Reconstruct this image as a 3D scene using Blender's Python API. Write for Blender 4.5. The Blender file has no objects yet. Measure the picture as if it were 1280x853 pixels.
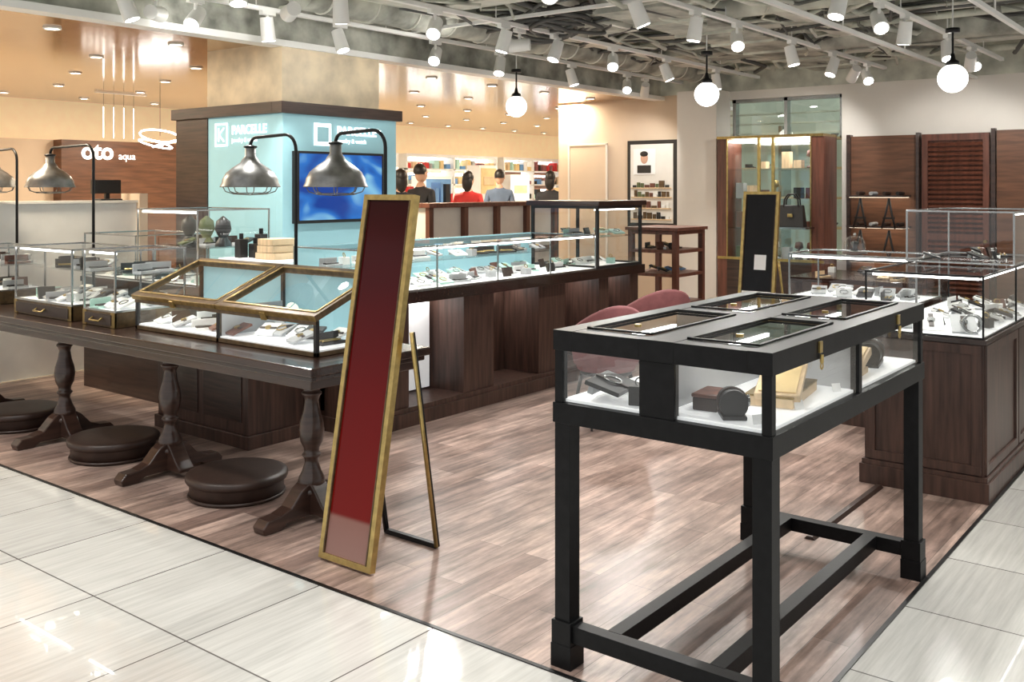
import bpy, bmesh, math, random
from mathutils import Vector, Matrix
random.seed(7)
H=1.55
sc=bpy.context.scene
try:
    sc.view_settings.view_transform='Standard'
    sc.view_settings.exposure=0.0
except Exception: pass
# ---------------------------------------------------------------- materials
def newmat(name):
    m=bpy.data.materials.new(name); m.use_nodes=True
    nt=m.node_tree; return m,nt,nt.nodes['Principled BSDF']
def pm(name,col,rough=.5,metal=0,spec=.5,em=None,es=0,noise=0,nscale=(8,8,8),bump=0,coat=0,lo=.3,hi=.7):
    m,nt,p=newmat(name)
    p.inputs['Base Color'].default_value=(*col,1); p.inputs['Roughness'].default_value=rough
    p.inputs['Metallic'].default_value=metal; p.inputs['Specular IOR Level'].default_value=spec
    p.inputs['Coat Weight'].default_value=coat
    if em: p.inputs['Emission Color'].default_value=(*em,1); p.inputs['Emission Strength'].default_value=es
    if noise or bump:
        tc=nt.nodes.new('ShaderNodeTexCoord'); mp=nt.nodes.new('ShaderNodeMapping'); mp.inputs['Scale'].default_value=nscale
        nz=nt.nodes.new('ShaderNodeTexNoise'); nz.inputs['Scale'].default_value=1; nz.inputs['Detail'].default_value=6
        nt.links.new(tc.outputs['Object'],mp.inputs[0]); nt.links.new(mp.outputs[0],nz.inputs['Vector'])
        if noise:
            r=nt.nodes.new('ShaderNodeValToRGB')
            r.color_ramp.elements[0].position=lo; r.color_ramp.elements[1].position=hi
            r.color_ramp.elements[0].color=(*[c*(1-noise) for c in col],1)
            r.color_ramp.elements[1].color=(*[min(1,c*(1+noise)) for c in col],1)
            nt.links.new(nz.outputs[0],r.inputs[0]); nt.links.new(r.outputs[0],p.inputs['Base Color'])
        if bump:
            b=nt.nodes.new('ShaderNodeBump'); b.inputs['Strength'].default_value=bump; b.inputs['Distance'].default_value=.02
            nt.links.new(nz.outputs[0],b.inputs['Height']); nt.links.new(b.outputs[0],p.inputs['Normal'])
    return m
def emis(name,col,s):
    m,nt,p=newmat(name); p.inputs['Base Color'].default_value=(*col,1)
    p.inputs['Emission Color'].default_value=(*col,1); p.inputs['Emission Strength'].default_value=s; return m
def glassmat(name,tint=(.97,.985,.98),f0=.07,f1=.75):
    m=bpy.data.materials.new(name); m.use_nodes=True; nt=m.node_tree; nt.nodes.clear()
    o=nt.nodes.new('ShaderNodeOutputMaterial'); mx=nt.nodes.new('ShaderNodeMixShader')
    t=nt.nodes.new('ShaderNodeBsdfTransparent'); t.inputs[0].default_value=(*tint,1)
    g=nt.nodes.new('ShaderNodeBsdfGlossy'); g.inputs['Roughness'].default_value=.01
    lw=nt.nodes.new('ShaderNodeLayerWeight'); lw.inputs[0].default_value=.5
    pw=nt.nodes.new('ShaderNodeMath'); pw.operation='POWER'; pw.inputs[1].default_value=4.0
    ma=nt.nodes.new('ShaderNodeMath'); ma.operation='MULTIPLY_ADD'; ma.inputs[1].default_value=f1; ma.inputs[2].default_value=f0
    nt.links.new(lw.outputs['Facing'],pw.inputs[0]); nt.links.new(pw.outputs[0],ma.inputs[0])
    nt.links.new(ma.outputs[0],mx.inputs[0]); nt.links.new(t.outputs[0],mx.inputs[1]); nt.links.new(g.outputs[0],mx.inputs[2])
    nt.links.new(mx.outputs[0],o.inputs[0]); return m
def brickmat(name,loc,bw,rh,off,mortar,c1,c2,cm,rough,nscale,namp,bump=0.0,spec=.5,coat=0,blotch=0,bscale=(3.5,7,1),crough=.04):
    m,nt,p=newmat(name)
    tc=nt.nodes.new('ShaderNodeTexCoord'); mp=nt.nodes.new('ShaderNodeMapping'); mp.inputs['Location'].default_value=loc
    br=nt.nodes.new('ShaderNodeTexBrick'); br.offset=off; br.inputs['Scale'].default_value=1
    br.inputs['Brick Width'].default_value=bw; br.inputs['Row Height'].default_value=rh
    br.inputs['Mortar Size'].default_value=mortar; br.inputs['Mortar Smooth'].default_value=.1
    br.inputs['Color1'].default_value=(*c1,1); br.inputs['Color2'].default_value=(*c2,1); br.inputs['Mortar'].default_value=(*cm,1)
    nt.links.new(tc.outputs['Object'],mp.inputs[0]); nt.links.new(mp.outputs[0],br.inputs['Vector'])
    def nz(scale,amp,src):
        mp2=nt.nodes.new('ShaderNodeMapping'); mp2.inputs['Scale'].default_value=scale
        n=nt.nodes.new('ShaderNodeTexNoise'); n.inputs['Scale'].default_value=1; n.inputs['Detail'].default_value=8; n.inputs['Roughness'].default_value=.65
        nt.links.new(tc.outputs['Object'],mp2.inputs[0]); nt.links.new(mp2.outputs[0],n.inputs['Vector'])
        r=nt.nodes.new('ShaderNodeValToRGB'); r.color_ramp.elements[0].position=.32; r.color_ramp.elements[1].position=.68
        r.color_ramp.elements[0].color=(1-amp,1-amp,1-amp,1); r.color_ramp.elements[1].color=(1+amp,1+amp,1+amp,1)
        nt.links.new(n.outputs[0],r.inputs[0])
        mx=nt.nodes.new('ShaderNodeMix'); mx.data_type='RGBA'; mx.blend_type='MULTIPLY'; mx.inputs[0].default_value=1
        nt.links.new(src,mx.inputs[6]); nt.links.new(r.outputs[0],mx.inputs[7]); return n,mx.outputs[2]
    n,out=nz(nscale,namp,br.outputs['Color'])
    if blotch: _,out=nz(bscale,blotch,out)
    nt.links.new(out,p.inputs['Base Color']); p.inputs['Roughness'].default_value=rough
    p.inputs['Specular IOR Level'].default_value=spec; p.inputs['Coat Weight'].default_value=coat; p.inputs['Coat Roughness'].default_value=crough
    if bump:
        b=nt.nodes.new('ShaderNodeBump'); b.inputs['Strength'].default_value=bump; b.inputs['Distance'].default_value=.004
        nt.links.new(n.outputs[0],b.inputs['Height']); nt.links.new(b.outputs[0],p.inputs['Normal'])
    return m
M={}
M['woodfloor']=brickmat('weathered_plank',(0,0,0),1.1,.125,.37,.0012,(.39,.285,.24),(.20,.135,.112),(.08,.055,.045),.33,(2.4,26,1),.5,bump=.1,blotch=.38,spec=.4)
M['tile']=brickmat('polished_tile',(-2.55,-1.73,0),.6,.6,0,.0035,(.72,.715,.68),(.64,.635,.605),(.17,.16,.15),.06,(2.2,46,1),.14,bump=.12,spec=1.0,coat=1.0,crough=.02)
M['tile2']=brickmat('warm_tile',(0,0,0),.6,.6,0,.003,(.62,.54,.42),(.57,.50,.4),(.4,.3,.2),.15,(2,3,1),.05)
M['dark']=pm('dark_walnut',(.042,.021,.015),.3,noise=.45,nscale=(3,3,40),coat=.2)
M['darkh']=pm('dark_walnut_grain',(.042,.022,.016),.35,noise=.5,nscale=(4,4,60))
M['walnut_v']=pm('walnut_vertical_grain',(.066,.034,.025),.38,noise=.5,nscale=(40,40,3))
M['walnut_top']=pm('walnut_top',(.030,.015,.011),.24,noise=.4,nscale=(30,3,30),coat=.2)
M['redwood']=pm('mahogany',(.13,.045,.027),.42,noise=.4,nscale=(30,30,3))
M['brownwall']=pm('brown_veneer',(.13,.056,.028),.45,noise=.35,nscale=(3,3,30))
M['black']=pm('black_lacquer',(.0055,.0055,.006),.46,spec=.18,noise=.3,nscale=(30,30,30))
M['blackm']=pm('black_metal',(.010,.010,.011),.35,metal=.5)
M['brass']=pm('aged_brass',(.30,.21,.08),.35,metal=.9,noise=.3,nscale=(30,30,30))
M['gold']=pm('gold_frame',(.44,.32,.12),.3,metal=.85,noise=.2,nscale=(30,30,30))
M['brasswood']=pm('bronzed_wood',(.10,.062,.028),.35,metal=.35,noise=.4,nscale=(30,30,30))
M['chrome']=pm('brushed_steel',(.38,.39,.39),.25,metal=1)
M['galv']=pm('galvanised_shade',(.22,.22,.215),.36,metal=.8,noise=.35,nscale=(12,12,12))
M['white']=pm('white_paint',(.84,.84,.82),.5,noise=.03)
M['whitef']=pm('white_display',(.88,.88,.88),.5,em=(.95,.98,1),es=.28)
M['offw']=pm('offwhite_partition',(.76,.74,.69),.5,noise=.03)
M['beige']=pm('beige_wall',(.66,.53,.40),.6,noise=.05,nscale=(2,2,2))
M['beige2']=pm('warm_white_wall',(.80,.76,.70),.6,noise=.04,nscale=(2,2,2))
M['marble']=pm('cream_plaster',(.68,.56,.39),.45,noise=.22,nscale=(5,5,5),bump=.1)
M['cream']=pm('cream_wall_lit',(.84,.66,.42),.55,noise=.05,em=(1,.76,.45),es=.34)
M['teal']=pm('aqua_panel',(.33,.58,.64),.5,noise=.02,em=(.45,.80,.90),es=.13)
M['paleglass']=pm('pale_interior',(.50,.56,.50),.6,noise=.2,nscale=(1,1,1),em=(.8,.9,.8),es=.15)
M['conc']=pm('sprayed_ceiling',(.44,.45,.38),.95,noise=.8,nscale=(2.6,2.6,2.6),bump=1.0,lo=.38,hi=.60)
M['duct']=pm('painted_duct',(.56,.57,.49),.65,noise=.35,nscale=(4,4,4),bump=.2)
M['ductd']=pm('insulated_duct',(.38,.385,.335),.85,noise=.6,nscale=(4,4,4),bump=.6)
M['pipe']=pm('painted_pipe',(.64,.64,.57),.5,noise=.15)
M['cable']=pm('grey_cable',(.09,.09,.085),.6,noise=.1)
M['track']=pm('white_track',(.86,.86,.83),.4,noise=.02)
M['ceilo']=brickmat('amber_slat_ceiling',(0,0,0),2.4,.3,.5,.008,(.48,.27,.11),(.39,.215,.085),(.18,.09,.04),.14,(.6,6,1),.15,spec=.7,coat=.45,crough=.1)
M['glass']=glassmat('case_glass')
M['winglass']=glassmat('green_window_glass',(.80,.90,.84),.14,.6)
M['led']=emis('led_strip',(1,.98,.95),9)
M['leds']=emis('soft_led_strip',(1,.85,.65),2.5)
M['bulb']=emis('warm_bulb',(1,.90,.72),5)
M['globe']=emis('opal_globe',(1,.96,.88),7)
M['spotface']=emis('spot_lens',(1,.97,.9),28)
M['down']=emis('downlight',(1,.88,.66),18)
M['pink']=pm('mauve_velvet',(.27,.095,.10),.75,noise=.12,nscale=(20,20,20))
M['leather']=pm('brown_leather',(.034,.018,.013),.42,noise=.25,nscale=(20,20,20))
M['bleather']=pm('black_leather',(.012,.011,.011),.4,noise=.2)
M['mint']=pm('mint_pad',(.45,.70,.62),.6,noise=.04)
M['pad']=pm('grey_pad',(.42,.43,.44),.6,noise=.05)
M['lightwood']=pm('oak_box',(.66,.49,.30),.5,noise=.2,nscale=(6,40,6))
M['red']=pm('red_cloth',(.55,.03,.03),.7,noise=.1)
M['skin']=pm('skin',(.62,.38,.27),.5,noise=.04)
M['hair']=pm('black_hair',(.012,.01,.009),.45,noise=.2)
M['navy']=pm('dark_suit',(.02,.022,.028),.75,noise=.15)
M['greyc']=pm('bluegrey_cloth',(.12,.17,.26),.75,noise=.15)
M['paper']=pm('white_paper',(.9,.9,.9),.6,noise=.01)
M['green']=pm('olive_cloth',(.10,.12,.05),.6,noise=.2)
M['blue']=pm('blue_pad',(.12,.28,.55),.5,noise=.1)
M['yellow']=pm('amber_pack',(.75,.56,.28),.5,noise=.1)
M['signw']=emis('sign_white',(1,1,1),1.3)
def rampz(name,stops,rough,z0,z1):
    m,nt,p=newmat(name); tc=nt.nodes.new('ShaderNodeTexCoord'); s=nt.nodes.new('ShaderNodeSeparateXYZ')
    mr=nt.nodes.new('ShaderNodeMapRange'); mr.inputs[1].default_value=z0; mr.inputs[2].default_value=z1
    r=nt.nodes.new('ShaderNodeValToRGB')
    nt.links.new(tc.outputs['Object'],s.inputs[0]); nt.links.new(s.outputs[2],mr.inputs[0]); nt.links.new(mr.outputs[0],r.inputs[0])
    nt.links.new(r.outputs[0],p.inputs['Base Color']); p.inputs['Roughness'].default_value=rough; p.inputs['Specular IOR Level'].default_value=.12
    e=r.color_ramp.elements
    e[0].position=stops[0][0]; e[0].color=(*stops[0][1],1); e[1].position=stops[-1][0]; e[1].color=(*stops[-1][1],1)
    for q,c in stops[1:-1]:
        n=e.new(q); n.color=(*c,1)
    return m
M['redreflection']=rampz('painted_red_reflection',[(0,(.30,.18,.155)),(.12,(.24,.12,.10)),(.13,(.15,.007,.005)),(.45,(.11,.0035,.0035)),(.75,(.045,.003,.004)),(1,(.018,.004,.004))],.10,0,1.52)  # reflection in the standing mirror, painted as a vertical colour ramp
def tvmat():
    m,nt,p=newmat('screen_video'); tc=nt.nodes.new('ShaderNodeTexCoord'); mp=nt.nodes.new('ShaderNodeMapping'); mp.inputs['Scale'].default_value=(1.6,1.6,2.4)
    nz=nt.nodes.new('ShaderNodeTexNoise'); nz.inputs['Scale'].default_value=1.3; nz.inputs['Distortion'].default_value=1.2; nz.inputs['Detail'].default_value=1
    r=nt.nodes.new('ShaderNodeValToRGB'); e=r.color_ramp.elements
    e[0].position=.35; e[0].color=(.012,.06,.34,1); e[1].position=.76; e[1].color=(.35,.75,.95,1); n=e.new(.56); n.color=(.03,.20,.65,1)
    nt.links.new(tc.outputs['Object'],mp.inputs[0]); nt.links.new(mp.outputs[0],nz.inputs['Vector']); nt.links.new(nz.outputs[0],r.inputs[0])
    nt.links.new(r.outputs[0],p.inputs['Emission Color']); p.inputs['Emission Strength'].default_value=.9; p.inputs['Base Color'].default_value=(0,0,0,1); p.inputs['Roughness'].default_value=.15
    return m
M['tv']=tvmat()
# ---------------------------------------------------------------- builder
class B:
    def __init__(s,name): s.name=name; s.v=[]; s.f=[]; s.fm=[]; s.sm=[]; s.mats=[]
    def mi(s,m):
        m=M[m] if isinstance(m,str) else m
        if m not in s.mats: s.mats.append(m)
        return s.mats.index(m)
    def add(s,vs,fs,mat,smooth=False,X=None):
        o=len(s.v); i=s.mi(mat)
        for q in vs:
            q=Vector(q); s.v.append(X@q if X else q)
        for q in fs: s.f.append([o+k for k in q]); s.fm.append(i); s.sm.append(smooth)
        return s
    def box(s,x0,x1,y0,y1,z0,z1,mat,X=None):
        vs=[(x,y,z) for x in (x0,x1) for y in (y0,y1) for z in (z0,z1)]
        fs=[(0,1,3,2),(4,6,7,5),(0,4,5,1),(2,3,7,6),(0,2,6,4),(1,5,7,3)]
        return s.add(vs,fs,mat,False,X)
    def quad(s,a,b,c,d,mat): return s.add([a,b,c,d],[(0,1,2,3)],mat)
    def cyl(s,p0,p1,r0,r1=None,mat='white',n=16,cap=True,X=None):
        r1=r0 if r1 is None else r1
        p0=Vector(p0); p1=Vector(p1); d=(p1-p0).normalized(); a=d.orthogonal().normalized(); b=d.cross(a)
        vs=[]
        for p,r in ((p0,r0),(p1,r1)):
            for k in range(n):
                t=2*math.pi*k/n; vs.append(p+a*r*math.cos(t)+b*r*math.sin(t))
        s.add(vs,[(k,(k+1)%n,n+(k+1)%n,n+k) for k in range(n)],mat,True,X)
        if cap: s.add(vs,[tuple(range(n-1,-1,-1)),tuple(range(n,2*n))],mat,False,X)
        return s
    def lathe(s,prof,c,mat,n=28,X=None,smooth=True):
        vs=[]; fs=[]
        for r,z in prof:
            for k in range(n):
                t=2*math.pi*k/n; vs.append((c[0]+r*math.cos(t),c[1]+r*math.sin(t),c[2]+z))
        for j in range(len(prof)-1):
            for k in range(n): fs.append((j*n+k,j*n+(k+1)%n,(j+1)*n+(k+1)%n,(j+1)*n+k))
        return s.add(vs,fs,mat,smooth,X)
    def tube(s,pts,r,mat,n=8,X=None):
        pts=[Vector(p) for p in pts]; vs=[]; fs=[]; up=None
        for i,p in enumerate(pts):
            d=(pts[min(i+1,len(pts)-1)]-pts[max(i-1,0)]).normalized()
            if up is None: up=d.orthogonal().normalized()
            up=(up-d*up.dot(d)).normalized(); b=d.cross(up)
            for k in range(n):
                t=2*math.pi*k/n; vs.append(p+up*r*math.cos(t)+b*r*math.sin(t))
        for j in range(len(pts)-1):
            for k in range(n): fs.append((j*n+k,j*n+(k+1)%n,(j+1)*n+(k+1)%n,(j+1)*n+k))
        fs.append(tuple(range(n-1,-1,-1))); L=len(pts)*n; fs.append(tuple(range(L-n,L)))
        return s.add(vs,fs,mat,True,X)
    def ball(s,c,r,mat,sc=(1,1,1),n=16,m=10,z0=-1,X=None):
        a0=math.asin(z0) if z0>-1 else -math.pi/2
        vs=[];fs=[]
        for j in range(m+1):
            a=a0+(math.pi/2-a0)*j/m
            for k in range(n):
                t=2*math.pi*k/n
                vs.append((c[0]+r*sc[0]*math.cos(a)*math.cos(t),c[1]+r*sc[1]*math.cos(a)*math.sin(t),c[2]+r*sc[2]*math.sin(a)))
        for j in range(m):
            for k in range(n): fs.append((j*n+k,j*n+(k+1)%n,(j+1)*n+(k+1)%n,(j+1)*n+k))
        return s.add(vs,fs,mat,True,X)
    def prism(s,pts,vec,mat,X=None):
        n=len(pts); vec=Vector(vec); a=[Vector(p) for p in pts]; vs=a+[p+vec for p in a]
        fs=[(k,(k+1)%n,n+(k+1)%n,n+k) for k in range(n)]+[tuple(range(n-1,-1,-1)),tuple(range(n,2*n))]
        return s.add(vs,fs,mat,False,X)
    def torus(s,c,R,r,mat,nrm=(0,0,1),n=20,X=None,sc=1):
        nrm=Vector(nrm).normalized(); a=nrm.orthogonal().normalized(); b=nrm.cross(a); c=Vector(c); vs=[];fs=[];m=6
        for k in range(n):
            t=2*math.pi*k/n; d=a*math.cos(t)+b*math.sin(t)*sc
            for j in range(m):
                u=2*math.pi*j/m; vs.append(c+d*R+d.normalized()*r*math.cos(u)+nrm*r*math.sin(u))
        for k in range(n):
            for j in range(m): fs.append((k*m+j,((k+1)%n)*m+j,((k+1)%n)*m+(j+1)%m,k*m+(j+1)%m))
        return s.add(vs,fs,mat,True,X)
    def frame(s,x0,x1,y0,y1,z0,z1,mat,f=.012):
        for x in (x0,x1-f):
            for y in (y0,y1-f): s.box(x,x+f,y,y+f,z0,z1,mat)
        for z in (z0,z1-f):
            for y in (y0,y1-f): s.box(x0+f,x1-f,y,y+f,z,z+f,mat)
            for x in (x0,x1-f): s.box(x,x+f,y0+f,y1-f,z,z+f,mat)
        return s
    def panes(s,x0,x1,y0,y1,z0,z1,which='wsnet',e=.005,mat='glass'):
        x0+=e;x1-=e;y0+=e;y1-=e;z1-=e
        if 'w' in which: s.quad((x0,y0,z0),(x0,y1,z0),(x0,y1,z1),(x0,y0,z1),mat)
        if 'e' in which: s.quad((x1,y0,z0),(x1,y1,z0),(x1,y1,z1),(x1,y0,z1),mat)
        if 's' in which: s.quad((x0,y0,z0),(x1,y0,z0),(x1,y0,z1),(x0,y0,z1),mat)
        if 'n' in which: s.quad((x0,y1,z0),(x1,y1,z0),(x1,y1,z1),(x0,y1,z1),mat)
        if 't' in which: s.quad((x0,y0,z1),(x1,y0,z1),(x1,y1,z1),(x0,y1,z1),mat)
        return s
    def done(s,bevel=0,parent=None):
        me=bpy.data.meshes.new(s.name); me.from_pydata([tuple(v) for v in s.v],[],s.f)
        for m in s.mats: me.materials.append(m)
        me.polygons.foreach_set('material_index',s.fm); me.polygons.foreach_set('use_smooth',s.sm); me.update()
        ob=bpy.data.objects.new(s.name,me); sc.collection.objects.link(ob)
        if bevel:
            b=ob.modifiers.new('bevel','BEVEL'); b.width=bevel; b.segments=2; b.limit_method='ANGLE'; b.angle_limit=math.radians(50)
        if parent: ob.parent=parent
        return ob
def T(x,y,z,rz=0,ry=0,rx=0,s=1):
    return Matrix.Translation((x,y,z))@Matrix.Rotation(rz,4,'Z')@Matrix.Rotation(ry,4,'Y')@Matrix.Rotation(rx,4,'X')@Matrix.Scale(s,4)
def jewels(b,x0,x1,y0,y1,z,n,seed,pads=('pad','white','mint','bleather')):
    R=random.Random(seed); alongx=(x1-x0)>(y1-y0)
    for i in range(n):
        u=(i+.5)/n
        if alongx: x=x0+(x1-x0)*u; y=R.uniform(y0,y1)
        else: y=y0+(y1-y0)*u; x=R.uniform(x0,x1)
        k=R.random(); m=R.choice(pads); rz=R.uniform(-.4,.4)
        X=T(x,y,z,rz)
        if k<.45:
            X2=T(x,y,z+.03,rz,-.34 if not alongx else 0,.34 if alongx else 0)
            b.box(-.06,.06,-.05,.05,-.006,.006,m,X2)
            if R.random()<.5: b.torus((0,0,.011),.026,.0035,'chrome' if R.random()<.6 else 'gold',(0,0,1),14,X2)
            else: b.box(-.008,.008,-.045,.045,.006,.011,'leather',X2); b.cyl((0,0,.007),(0,0,.015),.016,None,'gold',14,True,X2)
            b.box(-.05,.05,.036,.042,-.03,-.006,'pad',X2)
        elif k<.55:
            b.box(-.03,.03,-.03,.03,0,.05,m,X); b.torus((0,0,.065),.015,.003,'gold',(1,0,.3),12,X)
        elif k<.85:
            b.box(-.075,.075,-.03,.03,0,.014,m,X)
            for q in (-.014,.008): b.cyl((-.06,q,.02),(.05,q,.02),.0055,.0045,'bleather' if m!='bleather' else 'gold',8,True,X)
            b.box(-.075,.075,.03,.036,0,.055,m,X)
        else:
            b.box(-.05,.05,-.008,.008,0,.07,R.choice(('leather','bleather','redwood')),T(x,y,z,rz,0,-.3)); b.box(-.02,.02,-.05,-.048,0,.022,'paper',X)
# ---------------------------------------------------------------- room
b=B('floor'); b.box(2.55,11,1.08,7.95,-.05,0,'woodfloor'); b.done()
b=B('floor_tile_walkway'); b.box(-4,2.55,-5,13,-.05,0,'tile'); b.box(2.55,11,-5,1.08,-.05,0,'tile')
b.box(2.55,19,7.95,12.8,-.05,0,'tile2'); b.box(11,19,-5,7.95,-.05,0,'tile2'); b.done()
b=B('trim_floor_edge'); b.box(2.54,2.556,1.08,7.95,-.01,.004,'blackm'); b.box(2.54,11,1.072,1.088,-.01,.004,'blackm'); b.done()
b=B('floor_cable_cover'); b.prism([(4.2,1.585,0),(4.2,1.635,0),(4.2,1.622,.014),(4.2,1.598,.014)],(.96,0,0),'leather'); b.done()
b=B('ceiling'); b.box(2.2,11.3,-3,6.2,3.15,3.25,'conc'); b.done()
b=B('ceiling_neighbouring_shop'); b.box(-2,19,6.25,12.8,2.7,2.8,'ceilo'); b.done()
b=B('trim_ceiling_fascia'); b.box(-2,15,6.15,6.25,2.72,3.2,'ductd'); b.box(-2,15,6.10,6.25,2.66,2.71,'track'); b.done()
b=B('wall_east')
b.box(11,11.15,5.5,7.75,0,2.72,'beige'); b.box(11,11.15,3.84,5.5,0,.72,'beige2'); b.box(11,11.15,-3,3.84,0,2.72,'beige2')
b.box(11,11.15,3.84,5.5,2.62,2.72,'beige2'); b.box(10.98,11.15,-3,7.75,2.72,3.15,'duct'); b.done()
b=B('column_beige'); b.box(10.62,11,5.2,5.72,0,2.72,'beige2'); b.done()
b=B('door_1'); b.box(10.985,10.999,6.98,7.55,0,2.12,'beige'); b.box(10.975,10.99,6.95,6.975,0,2.14,'beige2');b.box(10.975,10.99,7.555,7.58,0,2.14,'beige2');b.box(10.975,10.99,6.95,7.58,2.125,2.145,'beige2'); b.cyl((10.985,7.05,1.0),(10.93,7.05,1.0),.02,None,'chrome'); b.done()
b=B('baseboard_east'); b.box(10.97,10.985,-3,7.75,0,.1,'dark'); b.done()
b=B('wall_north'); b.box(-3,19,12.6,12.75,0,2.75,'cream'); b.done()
b=B('wall_far_east'); b.box(18.9,19,6.2,12.6,0,2.75,'cream'); b.done()
b=B('window_1')
b.quad((11.12,3.84,.72),(11.12,5.2,.72),(11.12,5.2,2.62),(11.12,3.84,2.62),'winglass')
for y in (3.84,4.5,5.15): b.box(11.05,11.15,y,y+.04,2.12,2.62,'chrome')
b.box(11.05,11.15,3.84,5.2,2.58,2.62,'chrome')
for z in (2.2,2.32,2.44): b.box(11.3,11.34,3.6,5.6,z,z+.02,'pipe')
b.done()
b=B('wall_behind_window'); b.box(13.2,13.3,2.5,7,0,3,'paleglass'); b.done()
b=B('shelving_beyond_window')
for z in (.6,1.0,1.4,1.8,2.2): b.box(12.8,13.15,3,6.5,z,z+.03,'lightwood'); jewels(b,12.9,13.05,3.1,6.4,z+.03,14,int(z*10),('white','yellow','bleather','redwood'))
for y in (3,4.1,5.3,6.45): b.box(12.8,13.15,y,y+.04,0,2.4,'chrome')
b.done()
b=B('glass_display_cabinet')
x0,x1,y0,y1,z1=10.55,10.95,3.88,5.15,2.12
b.box(x0,x1,y0,y0+.14,0,z1,'redwood'); b.box(x0,x1,y1-.12,y1,0,z1,'redwood'); b.box(x0,x1,y0+.14,y1-.12,0,.72,'dark'); b.box(x0-.02,x1,y0,y1,z1,z1+.03,'brass')
for y in (4.45,4.62): b.box(x0-.01,x0+.02,y,y+.03,.75,z1,'gold')
for y in (y0+.14,y1-.13): b.box(x0-.01,x0+.01,y,y+.012,.75,z1,'gold')
b.box(x0-.01,x0+.02,y0,y1,.72,.75,'gold')
for z in (1.08,1.42,1.76): b.box(x0+.03,x1,y0+.14,y1-.12,z,z+.012,'glass')
b.box(x0+.03,x1-.03,y0+.15,y1-.13,2.08,2.1,'led')
R=random.Random(3)
for z in (.73,1.092,1.432,1.772):
    for i in range(7):
        y=y0+.22+i*.14
        k=R.random(); X=T(10.75,y,z)
        if k<.4: b.lathe([(0,0),(.05,0),(.045,.02),(.01,.04),(.01,.12),(.05,.14),(.04,.2),(0,.21)],(0,0,0),R.choice(['chrome','gold','bleather','white','redwood']),12,X)
        elif k<.85: b.box(-.05,.05,-.045,.045,0,R.uniform(.06,.2),R.choice(['white','bleather','lightwood','green','pad','redwood']),X)
b.quad((x0,y0+.14,.74),(x0,y1-.12,.74),(x0,y1-.12,z1),(x0,y0+.14,z1),'glass')
b.done()
def handbag(x,y,z,w,h,mat,rz=0):
    b=B('handbag'); X=T(x,y,z,rz)
    b.prism([(-.06,-w/2,0),(.06,-w/2,0),(.03,-w/2*.85,h),(-.03,-w/2*.85,h)],(0,w*.96,0),mat,X)
    for dx in (-.03,.03): b.tube([(dx,-w*.28,h*.9),(dx,-w*.26,h*1.25),(dx,-w*.12,h*1.5),(dx,w*.12,h*1.5),(dx,w*.26,h*1.25),(dx,w*.28,h*.9)],.009,mat,8,X)
    b.box(-.07,-.058,-.03,.03,h*.45,h*.6,'gold',X)
    return b.done(.008)
handbag(10.4,4.18,1.12,.3,.24,'bleather')
b=B('wall_mounted_shelf'); b.box(10.28,10.54,3.98,4.4,1.10,1.118,'chrome'); b.done()
b=B('framed_wall_mirror'); b.box(10.95,10.99,5.9,6.62,1.05,2.16,'bleather'); b.box(10.94,10.95,5.95,6.57,1.1,2.11,'offw')  # mirror; its reflection is modelled as shallow shelves, goods and a poster
for z in (1.14,1.28,1.42,1.54): b.box(10.915,10.94,5.97,6.55,z,z+.015,'lightwood')
R=random.Random(4)
for z in (1.155,1.295,1.435,1.555):
    y=6.0
    while y<6.5: w=R.uniform(.03,.08); b.box(10.92,10.938,y,y+w,z,z+R.uniform(.03,.09),R.choice(['bleather','green','brasswood','white','redwood'])); y+=w+.015
b.box(10.93,10.94,6.2,6.52,1.72,2.05,'paper'); b.ball((10.93,6.36,1.93),.055,'skin',(.15,1,1.3)); b.ball((10.925,6.36,1.985),.06,'hair',(.15,1,.6)); b.box(10.925,10.935,6.26,6.46,1.74,1.84,'bleather')
b.done(.003)
b=B('accessory_wall_shelf')
b.box(10.9,10.97,3.0,3.70,.1,2.12,'brownwall'); b.box(10.86,10.96,3.70,3.74,0,2.14,'dark');b.box(10.86,10.96,2.97,3.0,0,2.14,'dark')
for z in (1.45,1.12,.75): b.box(10.62,10.9,3.06,3.66,z,z+.02,'dark'); b.box(10.66,10.9,3.08,3.64,z-.004,z,'leds')
for z in (1.47,1.14,.77):
    for i in range(4):
        y=3.13+i*.14; b.cyl((10.66,y,z+.02),(10.85,y,z+.02),.02,None,['bleather','leather','pad','leather'][i],12)
for yy in (3.2,3.5):
    for s in (-1,1): b.tube([(10.6,yy,1.44),(10.59,yy+s*.03,1.28),(10.58,yy+s*.07,1.12)],.011,'bleather',6); b.tube([(10.6,yy,1.10),(10.59,yy+s*.03,.95),(10.58,yy+s*.07,.79)],.011,'bleather',6)
    b.box(10.58,10.6,yy-.06,yy+.06,1.22,1.24,'bleather')
b.done()
b=B('door_2')
b.box(10.94,10.96,2.29,2.95,0,2.12,'redwood')
for y in (2.29,2.89): b.box(10.9,10.94,y,y+.06,0,2.12,'redwood')
for z in (0,1.0,2.05): b.box(10.9,10.94,2.35,2.89,z,z+.07,'redwood')
z=.09
while z<2.03:
    if not(.95<z<1.08): b.prism([(10.94,2.35,z+.035),(10.935,2.35,z+.04),(10.895,2.35,z+.008),(10.90,2.35,z)],(0,.54,0),'redwood')
    z+=.05
b.cyl((10.9,2.32,1.0),(10.86,2.32,1.0),.018,None,'brass'); b.done()
b=B('wall_panel_brown'); b.box(10.9,10.97,.4,2.22,0,2.14,'brownwall'); b.box(10.88,10.96,2.23,2.27,0,2.16,'dark'); b.box(10.87,10.9,1.2,1.25,0,2.16,'dark'); b.done()
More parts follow.
